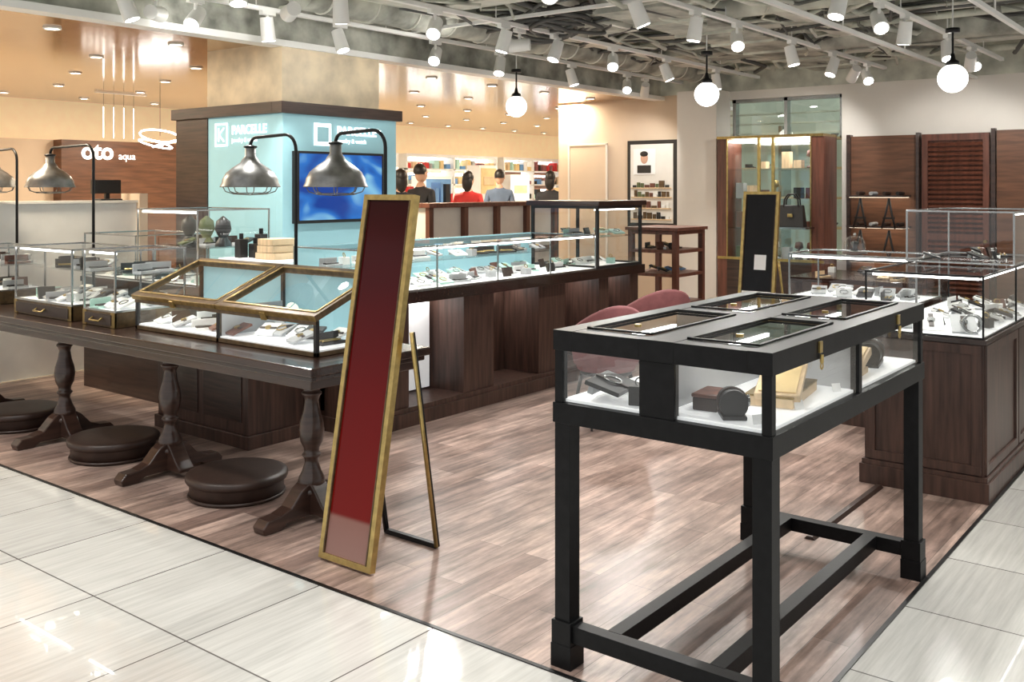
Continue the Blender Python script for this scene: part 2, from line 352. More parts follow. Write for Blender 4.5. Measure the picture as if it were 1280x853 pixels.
# ---------------------------------------------------------------- column with aqua panel
b=B('column_plaster'); b.box(4.93,5.98,6.12,7.1,0,2.7,'marble'); b.done()
b=B('aqua_sign_wall')
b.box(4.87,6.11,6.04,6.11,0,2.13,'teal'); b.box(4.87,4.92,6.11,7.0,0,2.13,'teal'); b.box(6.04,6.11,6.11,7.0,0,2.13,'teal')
b.box(4.86,4.92,7.0,7.45,0,2.13,'darkh'); b.box(4.92,6.11,7.12,7.45,0,2.13,'darkh')
b.box(4.83,6.15,6.0,6.12,2.13,2.22,'darkh'); b.box(4.83,4.93,6.12,7.48,2.13,2.22,'darkh'); b.box(5.99,6.15,6.12,7.48,2.13,2.22,'darkh')
b.box(4.86,6.12,6.03,6.05,0,.12,'darkh')
q,r=6.73,6.9
b.box(4.862,4.868,q,r,1.89,1.905,'signw');b.box(4.862,4.868,q,r,2.065,2.08,'signw');b.box(4.862,4.868,q,q+.015,1.905,2.065,'signw');b.box(4.862,4.868,r-.015,r,1.905,2.065,'signw')
b.box(4.862,4.868,6.845,6.86,1.93,2.04,'signw'); b.prism([(4.862,6.845,1.98),(4.862,6.77,2.04),(4.862,6.785,2.045),(4.862,6.845,1.995)],(.005,0,0),'signw'); b.prism([(4.862,6.845,1.995),(4.862,6.77,1.93),(4.862,6.785,1.925),(4.862,6.845,1.98)],(.005,0,0),'signw')
b.box(5.18,5.36,6.032,6.038,1.89,2.07,'signw'); b.box(5.21,5.33,6.028,6.032,1.92,2.04,'teal')
b.done(.002)
def text(name,s,loc,rot,size,mat,ext=.002,off=0):
    c=bpy.data.curves.new(name,'FONT'); c.body=s; c.size=size; c.extrude=ext; c.offset=off; c.materials.append(M[mat])
    o=bpy.data.objects.new(name,c); o.location=loc; o.rotation_euler=rot; sc.collection.objects.link(o)
    return o
p=math.pi/2
text('sign_lettering','PARCELLE',(4.862,6.67,1.985),(p,0,-p),.10,'signw',off=.002)
text('sign_lettering','PARCELLE',(5.42,6.032,1.985),(p,0,0),.10,'signw',off=.002)
text('sign_lettering','jewelry & watch',(4.862,6.67,1.92),(p,0,-p),.05,'signw')
text('sign_lettering','jewelry & watch',(5.42,6.032,1.92),(p,0,0),.05,'signw')
b=B('wall_television'); b.box(4.96,5.9,5.98,6.038,1.27,1.84,'bleather'); b.box(4.985,5.875,5.975,5.98,1.295,1.82,'tv'); b.done(.004)
# ---------------------------------------------------------------- BLACK case on stand
b=B('black_display_table')
X0,X1,Y0,Y1=2.59,4.08,1.10,1.84
L=.058
for x in (X0,X1-L):
    for y in (Y0,Y1-L):
        b.box(x,x+L,y,y+L,0,.80,'black'); b.box(x-.01,x+L+.01,y-.01,y+L+.01,0,.075,'black'); b.box(x-.008,x+L+.008,y-.008,y+L+.008,.075,.15,'black')
for x in (X0+.005,X1-L): b.box(x,x+.05,Y0+L,Y1-L,.085,.14,'black')
for y in (1.265,1.62): b.box(X0+.05,X1-.05,y,y+.05,.086,.141,'black')
b.box(X0-.005,X1+.005,Y0-.005,Y1+.005,.79,.855,'black')
b.box(X0+.02,X1-.02,Y0+.02,Y1-.02,.856,.866,'whitef')
for x in (X0,X1-.03):
    for y in (Y0,Y1-.03): b.box(x,x+.03,y,y+.03,.855,1.03,'black')
b.box(X0,X0+.03,1.405,1.525,.855,1.024,'black'); b.box(X1-.03,X1,1.405,1.525,.855,1.024,'black')
b.box(X0+.03,X1-.03,1.46,1.475,.866,1.024,'pad')
for y in (Y0,Y1-.03): b.box(3.32,3.35,y,y+.03,.855,1.024,'black')
b.box(3.325,3.345,Y0+.03,Y1-.03,.866,1.024,'pad')
tz0,tz1=1.025,1.09
for (y,w) in ((Y0-.004,.075),(1.405,.12),(Y1-.071,.075)): b.box(X0-.004,X1+.004,y,y+w,tz0,tz1,'black')
for (x,w) in ((X0-.004,.085),(3.275,.12),(X1-.081,.085)): b.box(x,x+w,Y0+.071,1.405,tz0,tz1-.001,'black'); b.box(x,x+w,1.525,Y1-.071,tz0,tz1-.001,'black')
for xa,xb in ((X0+.081,3.275),(3.395,X1-.081)):
    for ya,yb in ((Y0+.071,1.405),(1.525,Y1-.071)):
        b.box(xa,xb,ya,ya+.014,tz1,tz1+.006,'black');b.box(xa,xb,yb-.014,yb,tz1,tz1+.006,'black');b.box(xa,xa+.014,ya,yb,tz1,tz1+.006,'black');b.box(xb-.014,xb,ya,yb,tz1,tz1+.006,'black')
        b.quad((xa,ya,tz1-.004),(xb,ya,tz1-.004),(xb,yb,tz1-.004),(xa,yb,tz1-.004),'glass')
        b.box(xa+.02,xb-.02,ya+.002,ya+.014,tz0+.004,tz0+.016,'led'); b.box(xa+.02,xb-.02,yb-.014,yb-.002,tz0+.004,tz0+.016,'led')
        b.cyl((xa+.12,(ya+yb)/2,tz1+.003),(xa+.12,(ya+yb)/2,tz1+.012),.012,None,'gold',12)
for x in (X0+.006,X1-.006):
    for ya,yb in ((Y0+.03,1.405),(1.525,Y1-.03)): b.quad((x,ya,.856),(x,yb,.856),(x,yb,1.03),(x,ya,1.03),'glass')
for y in (Y0+.006,Y1-.006):
    for xa,xb in ((X0+.03,3.32),(3.35,X1-.03)): b.quad((xa,y,.856),(xb,y,.856),(xb,y,1.03),(xa,y,1.03),'glass')
for x in (2.93,3.72):
    b.box(x,x+.022,Y0-.012,Y0-.004,1.045,1.08,'gold'); b.cyl((x+.011,Y0-.012,1.04),(x+.011,Y0-.012,1.015),.006,None,'gold',10); b.torus((x+.011,Y0-.012,1.005),.010,.0025,'gold',(0,1,0),12)
b.done(.004)
zb=.867
b=B('wooden_watch_box')
X=T(3.05,1.26,zb+.002,.15); b.box(-.17,.17,-.075,.075,0,.03,'lightwood',X); b.box(-.172,.172,-.077,.077,.03,.036,'brass',X)
X=T(3.05,1.26,zb+.05,.3,-.16); b.box(-.17,.17,-.07,.07,0,.022,'lightwood',X); b.box(-.155,.155,-.057,.057,.022,.027,'yellow',X)
b.done(.004)
b=B('leather_watch_box'); X=T(2.78,1.375,zb,.1); b.box(-.065,.065,-.04,.04,0,.04,'leather',X); b.box(-.068,.068,-.043,.043,.04,.052,'redwood',X); b.done(.004)
b=B('watch_cushion_roll'); X=T(2.70,1.27,zb,.6); b.cyl((-.035,0,.044),(.035,0,.044),.042,None,'bleather',24,True,X); b.box(-.05,.05,-.036,.036,0,.012,'bleather',X); b.torus((0,0,.044),.043,.005,'leather',(1,0,0),24,X); b.cyl((0,-.044,.05),(0,-.05,.05),.018,None,'chrome',16,True,X); b.done(.003)
b=B('slanted_watch_tray'); X=T(2.73,1.71,zb+.035,.2,.0,.28); b.box(-.10,.10,-.06,.06,0,.014,'bleather',X); b.torus((0,0,.02),.03,.004,'chrome',(0,0,1),16,X); b.box(-.012,.012,-.06,.06,.014,.019,'leather',X); b.box(-.08,.08,.03,.05,-.03,0,'pad',X); b.done(.002)
b=B('black_ring_cube'); X=T(2.68,1.575,zb,.3); b.box(-.03,.03,-.03,.03,0,.06,'bleather',X); b.torus((0,0,.07),.014,.003,'chrome',(1,0,0),12,X); b.done(.003)
b=B('wooden_watch_box'); X=T(3.56,1.22,zb+.015,.1,-.25); b.box(-.12,.12,-.06,.06,.02,.05,'lightwood',X); b.box(-.11,.11,-.05,.05,.05,.056,'yellow',X); b.box(-.1,.1,-.05,.05,-.002,.02,'lightwood',T(3.56,1.22,zb+.002,.1)); b.done(.004)
b=B('watch_cushion_roll'); X=T(3.84,1.23,zb,.2); b.cyl((-.08,0,.046),(.08,0,.046),.045,None,'bleather',24,True,X); b.box(-.09,.09,-.04,.04,0,.012,'bleather',X); b.torus((0,0,.046),.046,.006,'leather',(1,0,0),24,X); b.done(.003)
b=B('jewelry_display_pieces'); jewels(b,2.92,3.25,1.56,1.7,zb,3,5); jewels(b,3.42,3.98,1.55,1.72,zb,5,6)
for (x,y) in ((2.66,1.17),(2.92,1.15),(3.25,1.15)): b.box(-.016,.016,-.001,.001,0,.028,'paper',T(x,y,zb,-.6,0,-.3))
b.done()
# ---------------------------------------------------------------- LEFT table with turned legs
b=B('trestle_display_table')
tx0,tx1,ty0,ty1=2.80,3.56,3.28,7.9
b.box(tx0,tx1,ty0,ty1,.725,.765,'walnut_top'); b.box(tx0+.02,tx1-.02,ty0+.02,ty1-.02,.70,.725,'walnut_top'); b.box(tx0+.05,tx1-.05,ty0+.06,ty1-.06,.655,.70,'dark')
for yc in (3.57,4.73,5.86,7.0):
    xc=3.05
    b.lathe([(.0,.655),(.075,.655),(.075,.63),(.045,.62),(.035,.60),(.05,.585),(.038,.57),(.032,.55),(.040,.50),(.055,.45),(.060,.41),(.053,.36),(.038,.33),(.034,.31),(.048,.295),(.034,.28),(.032,.26),(.045,.22),(.060,.19),(.064,.17),(.056,.15),(.07,.14),(.07,.12),(0,.12)],(xc,yc,0),'dark',24)
    prof=[(-.30,0),(-.31,.03),(-.28,.06),(-.21,.065),(-.15,.085),(-.09,.15),(-.06,.17),(.06,.17),(.09,.15),(.15,.085),(.21,.065),(.28,.06),(.31,.03),(.30,0),(.21,0),(.17,.025),(-.17,.025),(-.21,0)]
    b.prism([(xc+px,yc-.04,pz) for px,pz in prof],(0,.08,0),'dark')
    prof=[(-.15,.03),(-.16,.05),(-.12,.085),(-.07,.15),(-.05,.17),(.05,.17),(.07,.15),(.12,.085),(.16,.05),(.15,.03)]
    b.prism([(xc-.045,yc+px,pz) for px,pz in prof],(.09,0,0),'dark')
b.done(.006)
b=B('brass_slant_showcase')
cx0,cx1,cy0,cy1=3.0,3.43,3.48,4.99; z0=.767; zf=.935; zk=1.105
b.box(cx0,cx1,cy0,cy1,z0,z0+.02,'brasswood'); b.box(cx0+.01,cx1-.01,cy0+.01,cy1-.01,z0+.02,z0+.028,'whitef')
for y in (cy0,4.225,cy1-.02):
    b.box(cx0,cx0+.02,y,y+.02,z0,zf,'bleather'); b.box(cx1-.02,cx1,y,y+.02,z0,zk,'bleather')
b.box(cx0+.02,cx1-.02,4.228,4.238,z0+.028,.94,'pad')
sl=math.atan2(zk-zf,cx1-cx0); ln=math.hypot(zk-zf,cx1-cx0)
for ya,yb in ((cy0-.01,4.232),(4.238,cy1+.01)):
    X=Matrix.Translation((cx0,0,zf))@Matrix.Rotation(-sl,4,'Y')
    b.box(-.01,.035,ya,yb,0,.03,'brasswood',X); b.box(ln-.035,ln+.01,ya,yb,0,.03,'brasswood',X)
    b.box(.035,ln-.035,ya,ya+.035,0,.03,'brasswood',X); b.box(.035,ln-.035,yb-.035,yb,0,.03,'brasswood',X)
    b.box(.022,.035,ya+.03,yb-.03,.03,.034,'brass',X); b.box(ln-.035,ln-.022,ya+.03,yb-.03,.03,.034,'brass',X); b.box(.03,ln-.03,ya+.022,ya+.035,.03,.034,'brass',X); b.box(.03,ln-.03,yb-.035,yb-.022,.03,.034,'brass',X)
    b.box(-.012,-.008,ya,yb,.002,.028,'brass',X)
    b.add([(.03,ya+.03,.02),(ln-.03,ya+.03,.02),(ln-.03,yb-.03,.02),(.03,yb-.03,.02)],[(0,1,2,3)],'glass',False,X)
    b.box(.01,.03,ya+.04,yb-.04,-.015,-.002,'led',X)
    b.box(-.018,-.01,(ya+yb)/2-.02,(ya+yb)/2+.02,-.02,.02,'gold',X)
b.quad((cx0+.004,cy0,z0),(cx0+.004,cy1,z0),(cx0+.004,cy1,zf),(cx0+.004,cy0,zf),'glass')
for y in (cy0+.005,cy1-.005): b.add([(cx0,y,z0+.02),(cx1,y,z0+.02),(cx1,y,zk),(cx0,y,zf)],[(0,1,2,3)],'glass')
b.quad((cx1-.004,cy0,z0),(cx1-.004,cy1,z0),(cx1-.004,cy1,zk),(cx1-.004,cy0,zk),'teal')
b.box(cx0-.004,cx0+.01,cy0,cy1,zf-.02,zf,'brasswood')
jewels(b,cx0+.07,cx1-.1,cy0+.08,cy1-.08,z0+.028,20,11,('white','pad','redwood','bleather','white'))
b.done(.003)
def drawercase(y0,y1,x0=2.93,x1=3.38,zt=1.2,seed=1,nf=2):
    b=B('drawer_base_glass_case'); z0=.767
    b.box(x0,x1,y0,y1,z0,z0+.085,'brasswood'); b.box(x0-.008,x0,y0+.03,y1-.03,z0+.012,z0+.072,'leather')
    yc=(y0+y1)/2; b.tube([(x0-.008,yc-.05,z0+.05),(x0-.03,yc-.05,z0+.035),(x0-.03,yc+.05,z0+.035),(x0-.008,yc+.05,z0+.05)],.005,'gold',8)
    for yy in (y0+.02,y1-.02): b.box(x0-.004,x0+.01,yy-.02,yy+.02,z0,z0+.085,'brass')
    z0+=.085; b.box(x0+.01,x1-.01,y0+.01,y1-.01,z0,z0+.006,'whitef')
    b.frame(x0,x1,y0,y1,z0,zt,'chrome',.01); b.panes(x0,x1,y0,y1,z0,zt,'wst'); b.box(x0+.02,x0+.03,y0+.03,y1-.03,zt-.025,zt-.015,'led')
    zm=(z0+zt)/2+.02; b.box(x0+.15,x1-.01,y0+.02,y1-.02,zm,zm+.008,'glass')
    n=int((y1-y0)/.07)
    jewels(b,x0+.08,x1-.25,y0+.06,y1-.06,z0+.006,n,seed,('white','pad','mint','white')); jewels(b,x0+.25,x1-.06,y0+.06,y1-.06,z0+.006,n,seed+5,('white','pad','bleather','white')); jewels(b,x0+.2,x1-.06,y0+.06,y1-.06,zm+.008,n,seed+9,('bleather','redwood','pad'))
    b.done(.002)
drawercase(5.08,5.42,seed=4); drawercase(5.55,6.25,zt=1.19,seed=5); drawercase(6.75,7.3,seed=8,zt=1.15)
def lamp(x,yp,ys,zb=.767,name='gooseneck_barn_lamp',ztop=1.845):
    b=B(name)
    b.lathe([(0,0),(.04,0),(.04,.01),(.02,.02),(0,.02)],(x,yp,zb),'blackm',20)
    r=.09; pts=[(x,yp,zb+.01),(x,yp,ztop-r)]
    for i in range(1,7): a=i*math.pi/12; pts.append((x,yp+r-r*math.cos(a),ztop-r+r*math.sin(a)))
    r2=.05
    for i in range(0,7): a=i*math.pi/12; pts.append((x,ys-r2+r2*math.sin(a),ztop-.008-r2+r2*math.cos(a)))
    pts.append((x,ys,1.78)); b.tube(pts,.0095,'blackm',10)
    c=(x,ys,1.56)
    b.lathe([(.0,.235),(.02,.235),(.03,.225),(.032,.17),(.045,.155),(.055,.135),(.10,.105),(.135,.075),(.155,.04),(.158,.02),(.168,.0),(.170,-.006),(.165,-.006),(.152,.02),(.148,.04),(.128,.07),(.095,.098),(.05,.125),(0,.13)],c,'galv',32)
    b.torus((x,ys,1.785),.033,.006,'blackm')
    b.ball((x,ys,1.60),.035,'bulb',(1,1,1.3))
    b.cyl((x,ys,1.63),(x,ys,1.69),.02,None,'blackm',12)
    for k in range(8):
        a=k*math.pi/4; b.tube([(x+.155*math.cos(a)*q,ys+.155*math.sin(a)*q,1.56-zz) for q,zz in ((1,0),(.9,.03),(.6,.045),(0,.05))],.003,'galv',5)
    b.torus((x,ys,1.52),.10,.003,'galv')
    return b.done()
lamp(3.495,4.22,4.62); lamp(3.495,3.53,3.9); lamp(3.495,6.33,6.92); lamp(3.495,7.42,7.8)
for y in (4.14,5.30,6.45):
    b=B('round_floor_stool'); b.lathe([(0,0),(.232,0),(.232,.07),(.236,.078),(.248,.082),(.252,.09),(.252,.108),(.246,.116),(.22,.12),(.1,.122),(0,.122)],(3.05,y,0),'leather',56)
    b.torus((3.05,y,.012),.234,.008,'leather',n=56); b.done()
b=B('wooden_plinth_cabinet'); b.box(3.60,4.02,4.78,5.72,.08,.86,'walnut_v'); b.box(3.585,4.04,4.76,5.74,0,.08,'walnut_v'); b.box(3.585,4.04,4.76,5.74,.86,.88,'dark')
for ya,yb in ((4.84,5.22),(5.28,5.66)): b.box(3.592,3.60,ya,yb,.15,.8,'darkh')
b.done(.004)
b=B('rear_glass_counter'); b.box(3.98,4.6,5.85,7.35,0,.82,'dark'); b.box(3.96,4.62,5.83,7.37,.82,.86,'dark')
b.box(4.0,4.58,5.87,7.33,.86,.866,'whitef'); b.frame(3.98,4.6,5.85,6.6,.866,1.4,'chrome',.01); b.panes(3.98,4.6,5.85,6.6,.866,1.4,'wst')
b.frame(3.98,4.6,6.62,7.35,.866,1.2,'chrome',.01); b.panes(3.98,4.6,6.62,7.35,.866,1.2,'wst')
b.box(4.1,4.56,5.9,6.56,1.12,1.128,'glass'); b.box(4.0,4.02,5.9,6.56,1.37,1.385,'led')
jewels(b,4.08,4.5,5.92,7.28,.866,20,21); jewels(b,4.2,4.5,5.95,6.5,1.128,7,22,('bleather','green','pad'))
for y in (6.0,6.2,6.42): b.lathe([(0,0),(.06,0),(.05,.03),(.03,.06),(.06,.12),(.05,.18),(.015,.21),(0,.22)],(4.3,y,1.128),'bleather' if y!=6.2 else 'green',16)
b.done(.002)
b=B('white_service_desk'); b.box(4.16,4.80,5.16,5.8,0,1.02,'white'); b.box(4.13,4.82,5.14,5.82,1.02,1.06,'whitef'); b.done(.004)
b=B('stacked_oak_boxes')
for i,(w,z) in enumerate(((.16,1.06),(.13,1.108),(.12,1.156))): b.box(4.22,4.42,5.42-w/1.5,5.42+w/1.5,z,z+.045,'lightwood')
b.done(.003)
b=B('black_perfume_bottles')
for (x,y,h) in ((4.25,5.72,.13),(4.3,5.63,.1),(4.42,5.72,.16)): b.box(x-.035,x+.035,y-.03,y+.03,1.06,1.06+h,'bleather'); b.cyl((x,y,1.06+h),(x,y,1.1+h),.015,None,'blackm',12)
b.done(.003)
b=B('low_partition_wall'); b.box(1.0,4.82,8.0,8.2,0,1.42,'white'); b.box(1.0,4.82,7.97,8.23,1.42,1.44,'offw'); b.box(4.82,4.9,7.95,8.25,0,1.5,'beige'); b.done()
b=B('point_of_sale_terminal'); b.box(4.5,4.7,8.02,8.18,1.44,1.455,'bleather'); b.box(4.45,4.72,8.08,8.11,1.5,1.62,'bleather'); b.box(4.58,4.62,8.09,8.12,1.45,1.52,'bleather'); b.done(.003)
# ---------------------------------------------------------------- standing mirrors
def easel(name,A,Bp,C,D,face,rear_x,paper=False,hz=.95):
    A,Bp,C,D=map(Vector,(A,Bp,C,D)); u=(Bp-A); W=u.length; u.normalize(); w=(D-A); Ln=w.length; w.normalize(); n=u.cross(w).normalized(); w=n.cross(u)
    X=Matrix(((u.x,n.x,w.x,A.x),(u.y,n.y,w.y,A.y),(u.z,n.z,w.z,A.z),(0,0,0,1)))
    s=1 if n.x>0 else -1
    b=B(name); f=.024
    def bx(a,c,lo,hi,z0,z1,m):
        lo,hi=(lo*s,hi*s) if s>0 else (hi*s,lo*s); b.box(a,c,lo,hi,z0,z1,m,X)
    bx(0,f,0,.03,0,Ln,'gold'); bx(W-f,W,0,.03,0,Ln,'gold'); bx(f,W-f,0,.03,0,f,'gold'); bx(f,W-f,0,.03,Ln-f,Ln,'gold')
    bx(f,f+.006,-.002,.01,f,Ln-f,'brasswood'); bx(W-f-.006,W-f,-.002,.01,f,Ln-f,'brasswood')
    bx(f,W-f,.008,.012,f,Ln-f,face); bx(.01,W-.01,.012,.026,.01,Ln-.01,'bleather')
    if paper: bx(W*.4,W*.72,.004,.008,Ln*.58,Ln*.66,'paper'); bx(f,W-f,.004,.008,Ln*.42,Ln*.465,'offw')  # paper tag, and an off-white strip painting a reflection across the mirror
    k=hz/(D.z)
    for q,P0,P1 in ((0,A,D),(1,Bp,C)):
        h=P0.lerp(P1,k)+Vector((.03,0,0))
        ft=Vector((rear_x,P0.y,.008)); b.tube([ft,h],.010,'gold' if q else 'blackm',6); b.tube([ft+Vector((.012,0,0)),h+Vector((.012,0,0))],.008,'blackm',6)
    b.box(rear_x-.008,rear_x+.014,Bp.y,A.y,.002,.022,'blackm')
    return b.done()
easel('standing_red_mirror_easel',(2.716,3.138,.012),(2.718,2.833,.012),(2.98,2.765,1.52),(2.98,3.07,1.52),'redreflection',3.11)  # standing mirror whose red reflection is painted on its face
M['darkpanel']=pm('dark_mirror_face',(.006,.006,.008),.25,spec=.2,noise=.1)
easel('standing_mirror_easel',(7.35,3.45,.012),(7.35,3.14,.012),(7.55,3.12,1.52),(7.55,3.43,1.52),'darkpanel',7.8,True)
# ---------------------------------------------------------------- central counter
b=B('central_showcase_counter')
cx0,cx1,cy0,cy1=4.2,7.54,4.43,5.1
b.box(cx0,cx1,cy0,cy1,0,.12,'walnut_v'); b.box(cx0-.02,cx1+.02,cy0-.02,cy1,.0,.09,'walnut_v')
b.box(cx0-.02,cx1+.02,cy0-.04,cy1+.02,.80,.875,'walnut_top')
b.box(cx0,cx1,cy0+.36,cy0+.40,.12,.80,'walnut_v')
b.box(cx0,cx0+.10,cy0,cy1,.12,.80,'walnut_v')
for xa,xb in ((4.3,4.62),(5.17,5.5),(6.05,6.4),(6.9,7.05),(7.4,7.54)): b.box(xa,xb,cy0+.02,cy0+.36,.12,.80,'walnut_v')
for xa,xb in ((4.62,5.17),(5.5,6.05),(6.4,6.9),(7.05,7.4)):
    b.box(xa+.05,xb-.05,cy0+.18,cy0+.32,.785,.80,'led')
b.box(4.70,5.12,cy0+.3,cy0+.355,.14,.74,'whitef')
gz0,gz1=.875,1.165
b.box(cx0+.01,cx1-.01,cy0,cy1,gz0,gz0+.01,'whitef')
b.frame(cx0,6.8,cy0-.02,cy1,gz0,gz1,'chrome',.01); b.panes(cx0,6.8,cy0-.02,cy1,gz0,gz1,'wst')
for x in (4.85,5.5,6.15): b.box(x,x+.01,cy0-.02,cy0-.01,gz0,gz1,'chrome')
b.box(cx0+.02,6.78,cy0,cy0+.012,gz1-.025,gz1-.013,'led')
b.quad((cx0,cy1-.02,gz0),(6.8,cy1-.02,gz0),(6.8,cy1-.02,gz1),(cx0,cy1-.02,gz1),'teal')
b.box(cx0+.05,6.75,cy0+.35,cy1-.05,1.02,1.028,'glass')
jewels(b,cx0+.1,6.7,cy0+.06,cy0+.25,gz0+.01,22,31,('white','mint','pad','white','bleather')); jewels(b,cx0+.1,6.7,cy0+.4,cy1-.1,gz0+.01,18,32,('white','mint','pad')); jewels(b,cx0+.1,6.7,cy0+.42,cy1-.12,1.03,16,33,('bleather','pad','white'))
b.frame(6.82,7.54,cy0-.02,cy1,gz0,1.4,'bleather',.025); b.box(6.79,7.57,cy0-.05,cy1+.03,1.4,1.44,'dark'); b.panes(6.82,7.54,cy0-.02,cy1,gz0,1.4,'wse',.01)
b.box(6.85,7.5,cy0+.03,cy1-.03,1.13,1.138,'glass'); b.box(6.86,7.5,cy0+.03,cy0+.04,1.36,1.37,'led')
jewels(b,6.9,7.45,cy0+.08,cy1-.1,gz0+.01,8,34,('mint','white','mint')); jewels(b,6.9,7.45,cy0+.08,cy1-.1,1.14,6,35)
b.done(.003)
b=B('open_wooden_shelf_rack')
rx0,rx1,ry0,ry1=8.03,8.6,4.33,4.85
for x in (rx0,rx1-.05):
    for y in (ry0,ry1-.05): b.box(x,x+.05,y,y+.05,0,1.15,'redwood')
for z in (.12,.45,.72,.94,1.115): b.box(rx0+.002,rx1-.002,ry0+.002,ry1-.002,z,z+.03,'redwood')
b.box(rx0-.02,rx1+.02,ry0-.02,ry1+.02,1.15,1.18,'redwood')
for z,s_ in ((.97,40),(.75,41),(.48,42)): jewels(b,rx0+.1,rx1-.1,ry0+.1,ry1-.1,z,4,s_,('bleather','white','blue'))
b.done(.003)
def chair(x,y,rz,hh=.76,k=1.0):
    b=B('barrel_chair'); X=T(x,y,0,rz)@Matrix.Diagonal((k,k,1,1))
    n=20; r=.25; vs=[];fs=[];seg=[]
    for i in range(n+1):
        a=-2.0+4.0*i/n; ht=hh-.20+.20*(0.5+0.5*math.cos(a*1.4))
        seg.append([(rr*math.sin(a),-rr*math.cos(a),zz) for rr,zz in ((r,.40),(r+.02,.5),(r+.035,ht-.02),(r+.025,ht),(r+.0,ht),(r-.01,ht-.02),(r-.02,.5),(r-.02,.40))])
    for ring in seg: vs+=ring
    m=8
    for i in range(n):
        for j in range(m): fs.append((i*m+j,i*m+(j+1)%m,(i+1)*m+(j+1)%m,(i+1)*m+j))
    fs.append(tuple(range(m))); fs.append(tuple(range(n*m,n*m+m)))
    b.add(vs,fs,'pink',True,X)
    b.lathe([(0,.36),(.22,.36),(.235,.39),(.235,.44),(.21,.465),(0,.47)],(0,.0,0),'pink',28,X)
    b.lathe([(0,.33),(.2,.33),(.2,.36),(0,.36)],(0,0,0),'bleather',28,X)
    for sx in (-1,1):
        for sy in (-1,1): b.cyl((sx*.14,sy*.14,.335),(sx*.2,sy*.2,0),.016,.01,'bleather',10,True,X)
    b.done()
chair(5.45,3.46,-.6,.80,.85); chair(6.55,3.72,-.6,.80,.95)
# ---------------------------------------------------------------- right counters
b=B('corner_showcase_counter')
ax0,ax1,ay0,ay1=5.22,6.9,1.12,1.70
b.box(ax0,ax1,ay0,ay1,.10,.79,'walnut_v'); b.box(ax0-.03,ax1,ay0-.03,ay1+.02,0,.10,'walnut_v'); b.box(ax0-.02,ax1,ay0-.02,ay1+.01,.10,.125,'walnut_v'); b.box(ax0-.015,ax1,ay0-.015,ay1+.01,.775,.80,'walnut_top')
def rframe(axis,pos,a0,a1,z0,z1):
    w=.045
    for (p,q,s,t) in ((a0,a1,z0,z0+w),(a0,a1,z1-w,z1),(a0,a0+w,z0+w,z1-w),(a1-w,a1,z0+w,z1-w)):
        if axis=='x': b.box(pos-.012,pos,p,q,s,t,'walnut_v')
        else: b.box(p,q,pos-.012,pos,s,t,'walnut_v')
rframe('x',ax0,ay0+.01,ay1-.01,.13,.77); rframe('y',ay0,ax0+.01,5.98,.13,.77); rframe('y',ay0,6.0,6.9,.13,.77)
b.box(ax0+.01,ax1-.01,ay0+.01,ay1-.01,.80,.808,'whitef')
b.frame(ax0,ax1,ay0,ay1,.80,1.115,'blackm',.009); b.panes(ax0,ax1,ay0,ay1,.8,1.115,'wst')
b.box(6.0,6.009,ay0,ay0+.009,.8,1.115,'blackm'); b.box(ax0+.03,ax0+.04,ay0+.03,ay1-.03,1.09,1.1,'led'); b.box(ax0+.05,ax1-.05,ay0+.02,ay0+.028,1.09,1.098,'led')
b.frame(5.95,6.9,ay0,ay1,1.118,1.42,'chrome',.01); b.panes(5.95,6.9,ay0,ay1,1.118,1.42,'wst'); b.box(6.05,6.85,ay0+.02,ay0+.028,1.395,1.403,'led')
for i in range(3):
    X=T(5.42,1.26+i*.16,.84,.3,-.35); b.box(-.10,.10,-.06,.06,0,.012,['pad','white','pad'][i],X); b.box(-.07,.07,-.012,.012,.012,.018,'leather',X); b.cyl((0,0,.014),(0,0,.024),.02,None,'chrome',16,True,X)
for i in range(4): b.torus((5.32+i*.012,1.2,.86),.045,.006,['chrome','pad','bleather','chrome'][i],(1,.4,0))
jewels(b,5.6,6.8,1.17,1.3,.808,13,51,('white','bleather','pad','white')); jewels(b,5.6,6.8,1.4,1.6,.808,13,55,('white','bleather','pad','white')); jewels(b,6.05,6.8,1.2,1.6,1.12,9,52,('bleather','white','pad','bleather'))
b.done(.002)
b=B('rear_showcase_counter')
rx0,rx1,ry0,ry1=6.40,6.95,1.76,2.60
b.box(rx0,rx1,ry0,ry1,0,.78,'walnut_v'); b.box(rx0-.02,rx1,ry0,ry1+.02,0,.1,'walnut_v'); b.box(rx0-.015,rx1,ry0,ry1+.015,.78,.81,'walnut_top'); b.box(rx0+.01,rx1-.01,ry0+.01,ry1-.01,.81,.816,'whitef')
b.frame(rx0,rx1,ry0,ry1,.81,1.11,'chrome',.012); b.panes(rx0,rx1,ry0,ry1,.81,1.11,'wst'); b.box(rx0+.02,rx0+.03,ry0+.02,ry1-.02,1.08,1.092,'led')
jewels(b,6.5,6.85,1.85,2.5,.817,12,61,('white','pad','bleather')); b.done(.003)
b=B('glass_cloche'); cc=(6.55,2.2,1.112)
b.lathe([(0,0),(.08,0),(.08,.015),(0,.015)],cc,'dark',24); b.lathe([(.07,.015),(.07,.07),(.055,.1),(.03,.115),(0,.12)],cc,'glass',24); b.ball((6.55,2.2,1.24),.01,'chrome'); b.lathe([(0,.015),(.03,.02),(.012,.04),(.03,.075),(0,.085)],cc,'bleather',14); b.done()
b=B('sales_floor_table'); b.box(8.6,9.6,2.3,3.5,.70,.74,'walnut_top')
for x in (8.65,9.5):
    for y in (2.35,3.4): b.box(x,x+.05,y,y+.05,0,.70,'dark')
jewels(b,8.7,9.5,2.4,3.4,.74,8,71,('bleather','lightwood','white','leather')); b.done(.003)
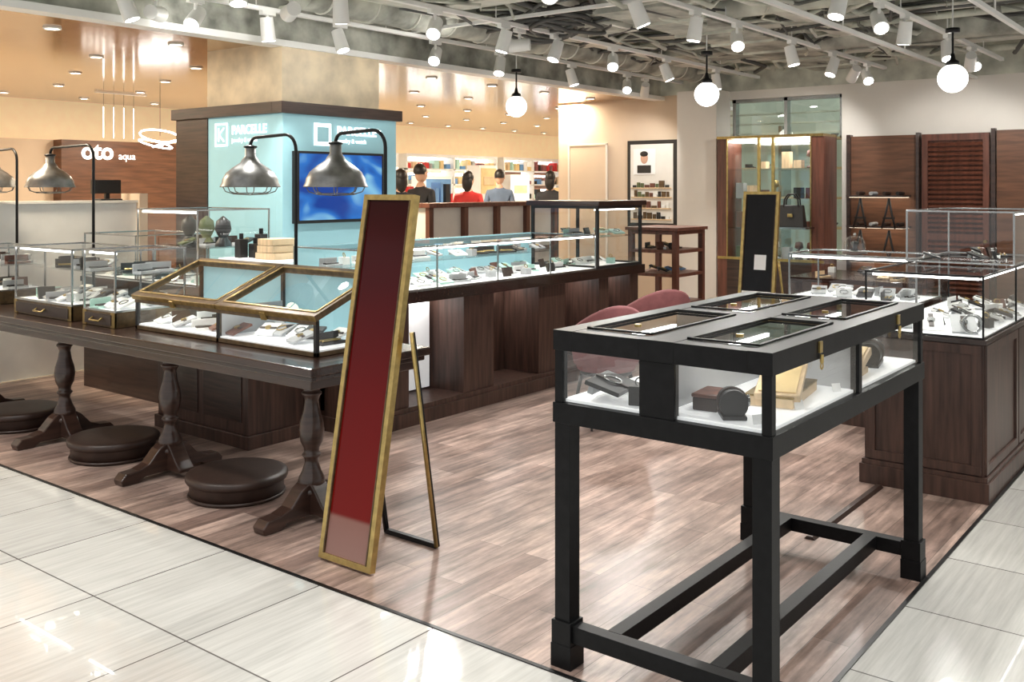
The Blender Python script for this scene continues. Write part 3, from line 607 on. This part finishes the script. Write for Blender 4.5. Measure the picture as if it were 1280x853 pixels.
# ---------------------------------------------------------------- background counter & shops
b=B('wood_framed_counter')
b.box(7.9,10.3,7.34,7.55,0,1.33,'offw')
for i in range(5): x=7.88+i*.59; b.box(x,x+.07,7.28,7.34,0,1.33,'redwood')
b.box(7.86,10.34,7.26,7.58,1.33,1.38,'redwood'); b.box(7.88,10.3,7.28,7.34,.1,.2,'redwood'); b.box(7.88,10.3,7.28,7.34,.75,.82,'redwood'); b.done(.003)
def shelves(name,x0,x1,y,zs,seed,back,deps=.35,cols=('white','yellow','red','blue','pad','lightwood','bleather','mint','pink')):
    b=B(name); R=random.Random(seed); b.box(x0,x1,y-.03,y,0,2.15,back); b.box(x0,x1,y-deps,y,2.12,2.17,'white')
    n=int((x1-x0)/.9)
    for k in range(n+1): x=x0+(x1-x0-.04)*k/n; b.box(x,x+.04,y-deps,y-.03,0,2.12,'white')
    for z in zs:
        b.box(x0,x1,y-deps,y-.03,z,z+.025,'white'); b.box(x0,x1,y-.05,y-.03,z+.18,z+.22,'led')
        x=x0+.06
        while x<x1-.15:
            w=R.uniform(.04,.13); h=R.uniform(.06,.20); b.box(x,x+w,y-deps+.05,y-.12,z+.025,z+.025+h,R.choice(cols)); x+=w+R.uniform(.02,.08)
    b.done()
shelves('cosmetics_shelf_unit',9.6,12.4,12.55,(.5,.9,1.3,1.6,1.88),1,'beige')
shelves('cosmetics_shelf_unit',12.6,15.2,12.55,(.5,.9,1.3,1.6,1.88),2,'beige')
shelves('confectionery_shelf_unit',15.4,18.4,12.55,(.5,.9,1.3,1.6,1.88),3,'brownwall')
b=B('island_sales_counter'); R=random.Random(5)
for (x0,x1,y0,y1) in ((9.4,11.4,9.7,10.3),(13.2,15.2,9.2,9.8),(15.6,17.6,10.2,10.8)):
    b.box(x0,x1,y0,y1,0,1.2,'offw'); b.box(x0-.03,x1+.03,y0-.03,y1+.03,1.2,1.24,'whitef')
    for i in range(16):
        x=x0+.1+i*(x1-x0-.3)/15; b.box(x,x+R.uniform(.04,.1),y0+.1,y0+.3,1.24,1.24+R.uniform(.1,.4),R.choice(['white','yellow','red','blue','bleather','mint','pink','pad']))
b.done()
b=B('promotional_display_stand')
for (x,y,w,h,m) in ((10.2,10.9,.5,1.85,'whitef'),(12.0,11.2,.7,1.75,'blue'),(13.2,11.0,.5,1.95,'yellow'),(14.6,11.4,.6,1.8,'whitef'),(11.3,11.5,.4,1.9,'redwood')):
    b.box(x,x+w,y,y+.3,0,h,'white'); b.box(x+.04,x+w-.04,y-.01,y,h-.5,h-.05,m); b.box(x+.1,x+w-.1,y-.02,y-.01,h-.35,h-.2,'lightwood')
b.done(.004)
b=B('brown_reception_wall'); b.box(6.1,8.3,11.8,12.0,0,2.15,'brownwall'); b.box(8.3,9.2,11.9,12.0,0,2.15,'yellow'); b.box(4.3,6.1,12.0,12.1,0,2.15,'beige'); b.done()
text('shop_name_lettering','oto',(6.35,11.79,1.92),(p,0,0),.30,'signw',.004,.008); text('shop_name_lettering','aqua',(6.85,11.79,1.92),(p,0,0),.13,'signw')
b=B('linear_pendant_cluster')
for i in range(4): x=6.2+i*.13; b.cyl((x,11,2.15),(x,11,2.52),.003,None,'led',6); b.cyl((x,11,2.52),(x,11,2.7),.002,None,'blackm',6)
b.box(6.1,6.75,10.97,11.03,2.68,2.7,'white'); b.done()
b=B('looped_ring_pendant'); b.torus((6.95,11,2.2),.24,.010,'led',(.25,.15,1),32); b.torus((7.1,11,2.13),.22,.010,'led',(-.3,.1,1),32); b.torus((6.9,11.02,2.1),.2,.010,'led',(.1,-.3,1),32)
b.cyl((6.95,11,2.2),(6.95,11,2.7),.003,None,'blackm',6); b.done()
b=B('recessed_downlight_array')
for x in range(0,38):
    for y in (6.9,8.1,9.4,10.7,12.0):
        if (x+int(y))%2: continue
        b.cyl((x*.5+.5,y,2.69),(x*.5+.5,y,2.703),.045,None,'down',12); b.torus((x*.5+.5,y,2.695),.055,.01,'white',n=12)
b.done()
# ---------------------------------------------------------------- ceiling services
b=B('ceiling_beams')
for y in (.2,2.9,5.0): b.box(2.3,11,y+.06,y+.1,2.93,3.15,'duct'); b.box(2.3,11,y-.03,y+.19,2.915,2.93,'pipe')
for x in (5.6,7.9,9.9): b.box(x+.05,x+.09,-3,6.15,2.95,3.15,'duct'); b.box(x-.04,x+.18,-3,6.15,2.935,2.95,'pipe')
b.done()
b=B('ceiling_air_duct'); b.box(6.3,10.9,3.5,4.1,2.88,3.12,'ductd')
for x in (6.9,7.6,8.3,9.0,9.7,10.4): b.box(x,x+.03,3.48,4.12,2.86,3.13,'duct')
b.cyl((4.6,5.5,2.97),(10.9,5.5,2.97),.14,None,'ductd',20)
for i in range(14): b.torus((4.8+i*.45,5.5,2.97),.142,.01,'pipe',(1,0,0),20)
b.cyl((8.9,-2,2.96),(8.9,3.4,2.96),.14,None,'ductd',20); b.cyl((7.0,-2,2.97),(7.0,3.4,2.97),.11,None,'duct',20)
b.box(5.9,6.5,-1,3.0,2.93,3.13,'ductd'); b.box(9.0,9.6,4.2,6.1,2.91,3.13,'ductd'); b.box(4.9,5.5,3.2,6.0,2.95,3.13,'duct')
b.box(6.7,7.3,4.3,5.3,2.90,3.12,'pipe'); b.box(6.75,7.25,4.35,5.25,2.895,2.90,'ductd'); b.done()
b=B('ceiling_pipes')
for y,z,r in ((1.9,3.05,.035),(2.7,2.98,.03),(4.4,3.02,.035),(5.85,3.0,.04),(.8,3.02,.035)): b.cyl((2.3,y,z),(10.95,y,z),r,None,'pipe',10)
for x,z,r in ((4.9,2.95,.02),(6.6,2.96,.035),(8.4,2.95,.03),(10.5,2.93,.035)): b.cyl((x,-2,z),(x,6.1,z),r,None,'duct',10)
b.done()
b=B('ceiling_cable_bundle'); R=random.Random(12)
for i in range(30):
    y0=R.uniform(.5,5.6); x=4.5; pts=[]
    for k in range(17): pts.append((x+k*.38,y0+R.uniform(-.25,.25),2.97+R.uniform(-.12,.1)))
    b.tube(pts,R.choice((.01,.014,.022)),R.choice(('cable','pipe','duct')),5)
for i in range(16):
    x0=R.uniform(5.5,10.5); b.tube([(x0+R.uniform(-.5,.5)*k/8,-.5+k*.8,2.95+R.uniform(-.07,.1)) for k in range(9)],.015,'cable',5)
for i in range(12): b.torus((6.6+R.uniform(-.15,.15),4.7+R.uniform(-.15,.15),2.86+R.uniform(0,.08)),R.uniform(.2,.32),.016,'cable',(R.uniform(-.3,.3),R.uniform(-.3,.3),1),24)
b.done()
b=B('ceiling_hanger_rods'); R=random.Random(15)
for i in range(40): x=R.uniform(5,10.8); y=R.uniform(-.5,6); b.cyl((x,y,2.92),(x,y,3.15),.005,None,'duct',6)
b.done()
b=B('smoke_barrier_glass')
for y in (2.42,1.42): b.box(3,11,y,y+.03,2.68,2.71,'track'); b.quad((3,y+.015,2.71),(11,y+.015,2.71),(11,y+.015,3.1),(3,y+.015,3.1),'glass')
for x in (4,5.5,7,8.5,10):
    for y in (2.42,1.42): b.cyl((x,y+.015,2.7),(x,y+.015,3.15),.006,None,'track',6)
b.done()
tracks=[('x',5.75,1.5,10.8),('x',4.75,3,10.8),('x',3.3,4,10.8),('x',2.15,4.5,10.8),('x',.9,5,10.8)]
b=B('ceiling_light_track')
for _,y,a,c in tracks:
    b.box(a,c,y-.02,y+.02,2.83,2.86,'track')
    x=a+.3
    while x<c: b.cyl((x,y,2.86),(x,y,3.15),.005,None,'track',6); x+=1.3
for x in (4.2,6.0): b.box(x,x+.035,.9,5.75,2.865,2.89,'track')
b.done()
def spot(x,y,z,tgt,energy,col=(1,.97,.92),ang=80):
    e=B('track_spotlight'); d=(Vector(tgt)-Vector((x,y,z-.13))).normalized(); c=Vector((x,y,z-.13))
    e.box(x-.06,x+.06,y-.02,y+.02,z-.03,z,'track'); e.cyl((x,y,z-.03),(x,y,z-.1),.012,None,'track',8)
    e.cyl(c-d*.085,c+d*.085,.047,.054,'track',20); e.cyl(c+d*.0852,c+d*.087,.044,.044,'spotface',20)
    o=e.done()
    l=bpy.data.lights.new('spot_beam','SPOT'); l.energy=energy; l.color=col; l.spot_size=math.radians(ang); l.spot_blend=.7; l.shadow_soft_size=.05
    lo=bpy.data.objects.new('spot_beam',l); lo.location=c+d*.12; lo.rotation_euler=d.to_track_quat('-Z','Y').to_euler(); sc.collection.objects.link(lo); lo.parent=o
R=random.Random(17); cnt=0
for (_,y,a,c),xs in zip(tracks,((1.9,3.4,3.9,4.5,5.2,6.3,7.2,8.4,9.5),(3.5,4.3,5.2,6.0,6.7,7.6,8.6,9.7),(4.6,5.6,6.4,7.1,8.2,9.2,10.2),(5.0,6.1,6.9,7.5,8.7,9.6),(5.6,7.0,8.3,9.6))):
    for x in xs:
        cnt+=1
        if cnt%3==0: t=(x-2.3,y-1.4,.4)
        else: t=(x+R.uniform(-1.3,.9),y+R.uniform(-1.2,.6),0)
        spot(x,y,2.83,t,84)
for x,y in ((2.2,1.6),(2.2,3.2),(2.2,4.8),(2.9,.6),(1.0,2.4),(1.0,5.0),(4,0)): spot(x,y,2.83,(x+.4,y,0),68)
for x,y,t,e in ((9.9,5.75,(11,6.6,1.5),60),(9.8,3.3,(11,4.4,1.6),60),(9.5,2.15,(11,2.6,1.6),60),(9.3,.9,(11,1.2,1.7),60),(4.1,5.0,(4.9,6.6,2.6),16),(6.2,4.75,(5.5,6.1,2.6),20),(3.6,5.75,(4.9,6.7,2.8),12)): spot(x,y,2.82,t,e)  # last three spots are added to brighten the plaster column
for x,y in ((7.7,5.94),(7.7,3.86),(7.7,1.865)):
    b=B('globe_pendant_light'); b.ball((x,y,2.36),.105,'globe',n=24,m=16); b.lathe([(0,.0),(.05,0),(.045,.03),(.02,.045),(.012,.09),(0,.09)],(x,y,2.455),'blackm',20)
    b.cyl((x,y,2.54),(x,y,2.70),.008,None,'blackm',8); b.lathe([(0,0),(.05,0),(.05,.03),(0,.03)],(x,y,2.70),'blackm',20); b.cyl((x,y,2.73),(x,y,3.14),.006,None,'track',8); b.done()
def area(name,x,y,z,s,e,col,sy=None):
    l=bpy.data.lights.new(name,'AREA'); l.shape='RECTANGLE'; l.size=s; l.size_y=sy or s; l.energy=e; l.color=col
    o=bpy.data.objects.new(name,l); o.location=(x,y,z); sc.collection.objects.link(o)
warm=(1,.86,.66)
for x in (3,7,11,15):
    for y in (7.6,10.2): area('neighbour_fill_light',x,y,2.68,.5,95 if x>7 else 80,warm)  # added warm area fill for the neighbouring shop, not actual ceiling panels
# people
def person(name,x,y,h,rot,shirt,pants,long=False):
    s=h/1.75; P=[((0,0,.95),.14,.11),((0,0,1.14),.125,.095),((0,0,1.34),.155,.105),((0,.005,1.46),.06,.06),((0,0,1.545),.05,.05)]; E=[(0,1),(1,2),(2,3),(3,4)]
    for sx in (-1,1):
        i=len(P); P+= [((sx*.17,0,1.40),.06,.06),((sx*.225,.03,1.13),.044,.044),((sx*.22,-.12,.98),.03,.03),((sx*.215,-.18,.95),.036,.02)]; E+=[(2,i),(i,i+1),(i+1,i+2),(i+2,i+3)]
        j=len(P); P+= [((sx*.09,0,.86),.09,.09),((sx*.1,-.01,.5),.06,.06),((sx*.1,.02,.1),.042,.042),((sx*.11,-.11,.04),.04,.035)]; E+=[(0,j),(j,j+1),(j+1,j+2),(j+2,j+3)]
    me=bpy.data.meshes.new('tmp'); me.from_pydata([q[0] for q in P],E,[]); ob=bpy.data.objects.new('tmp',me); sc.collection.objects.link(ob)
    ob.modifiers.new('s','SKIN')
    for k,q in enumerate(P): me.skin_vertices[0].data[k].radius=(q[1],q[2]); me.skin_vertices[0].data[k].use_root=(k==0)
    sb=ob.modifiers.new('u','SUBSURF'); sb.levels=2; sb.render_levels=2
    dg=bpy.context.evaluated_depsgraph_get(); em=bpy.data.meshes.new_from_object(ob.evaluated_get(dg))
    X=T(x,y,0,rot,s=s); b=B(name); vs=[v.co.copy() for v in em.vertices]
    groups={}
    for pl in em.polygons:
        c=pl.center; m=shirt
        if c.z>1.475: m='skin'
        elif abs(c.x)>.15 and c.y<-.11 and c.z<1.02 and c.z>.85: m='skin'
        elif c.z<.09: m='bleather'
        elif c.z<.96 and not(c.y<-.08 and c.z>.9): m=pants
        groups.setdefault(m,[]).append(tuple(pl.vertices))
    for m,fs in groups.items(): b.add(vs,fs,m,True,X)
    for sx in (-1,1):
        for k,(dx,ln) in enumerate(((-.024,.065),(-.008,.075),(.008,.07),(.024,.055))):
            xx=sx*.215+dx; b.tube([(xx,-.19,.95),(xx,-.19-ln*.6,.945),(xx,-.19-ln,.925)],.0075,'skin',6,X)
        b.tube([(sx*.19,-.17,.95),(sx*.165,-.2,.945),(sx*.16,-.225,.94)],.009,'skin',6,X)
    b.ball((0,-.005,1.64),.1,'skin',(.74,.90,1.13),n=20,m=14,X=X); b.ball((0,.018,1.668),.1,'hair',(.80,.90,1.0),n=20,m=12,z0=-.4,X=X)
    if long: b.ball((0,.05,1.60),.09,'hair',(.85,.6,1.5),X=X)
    b.prism([(-.012,-.093,1.615),(.012,-.093,1.615),(0,-.092,1.66)],(0,-.018,-.004),'skin',X)
    for sx in (-1,1): b.ball((sx*.075,0,1.635),.02,'skin',(.4,.8,1.4),n=8,m=6,X=X); b.ball((sx*.03,-.086,1.65),.008,'hair',n=8,m=6,X=X)
    b.box(-.022,.022,-.095,-.088,1.588,1.594,'pink',X)
    b.done(); bpy.data.objects.remove(ob)
person('standing_shopper',9.49,8.92,1.86,1.6,'navy','navy'); person('standing_shopper',8.90,8.72,1.78,2.6,'navy','navy',True)
person('shop_assistant_in_red',10.66,9.09,1.78,1.9,'red','navy',True); person('standing_shopper',12.45,9.95,1.84,2.2,'greyc','navy'); person('standing_shopper',12.2,8.75,1.80,2,'navy','navy',True)
w=bpy.data.worlds.new('world'); sc.world=w; w.use_nodes=True; bg=w.node_tree.nodes['Background']; bg.inputs[0].default_value=(1,.99,.97,1); bg.inputs[1].default_value=.9
cd=bpy.data.cameras.new('camera'); cd.sensor_width=36; cd.lens=36*1221/1280; cd.shift_y=-191.5/1280; cd.clip_start=.05
co=bpy.data.objects.new('camera',cd); co.location=(0,0,H); co.rotation_euler=(math.pi/2,0,math.radians(-52.1)); sc.collection.objects.link(co); sc.camera=co
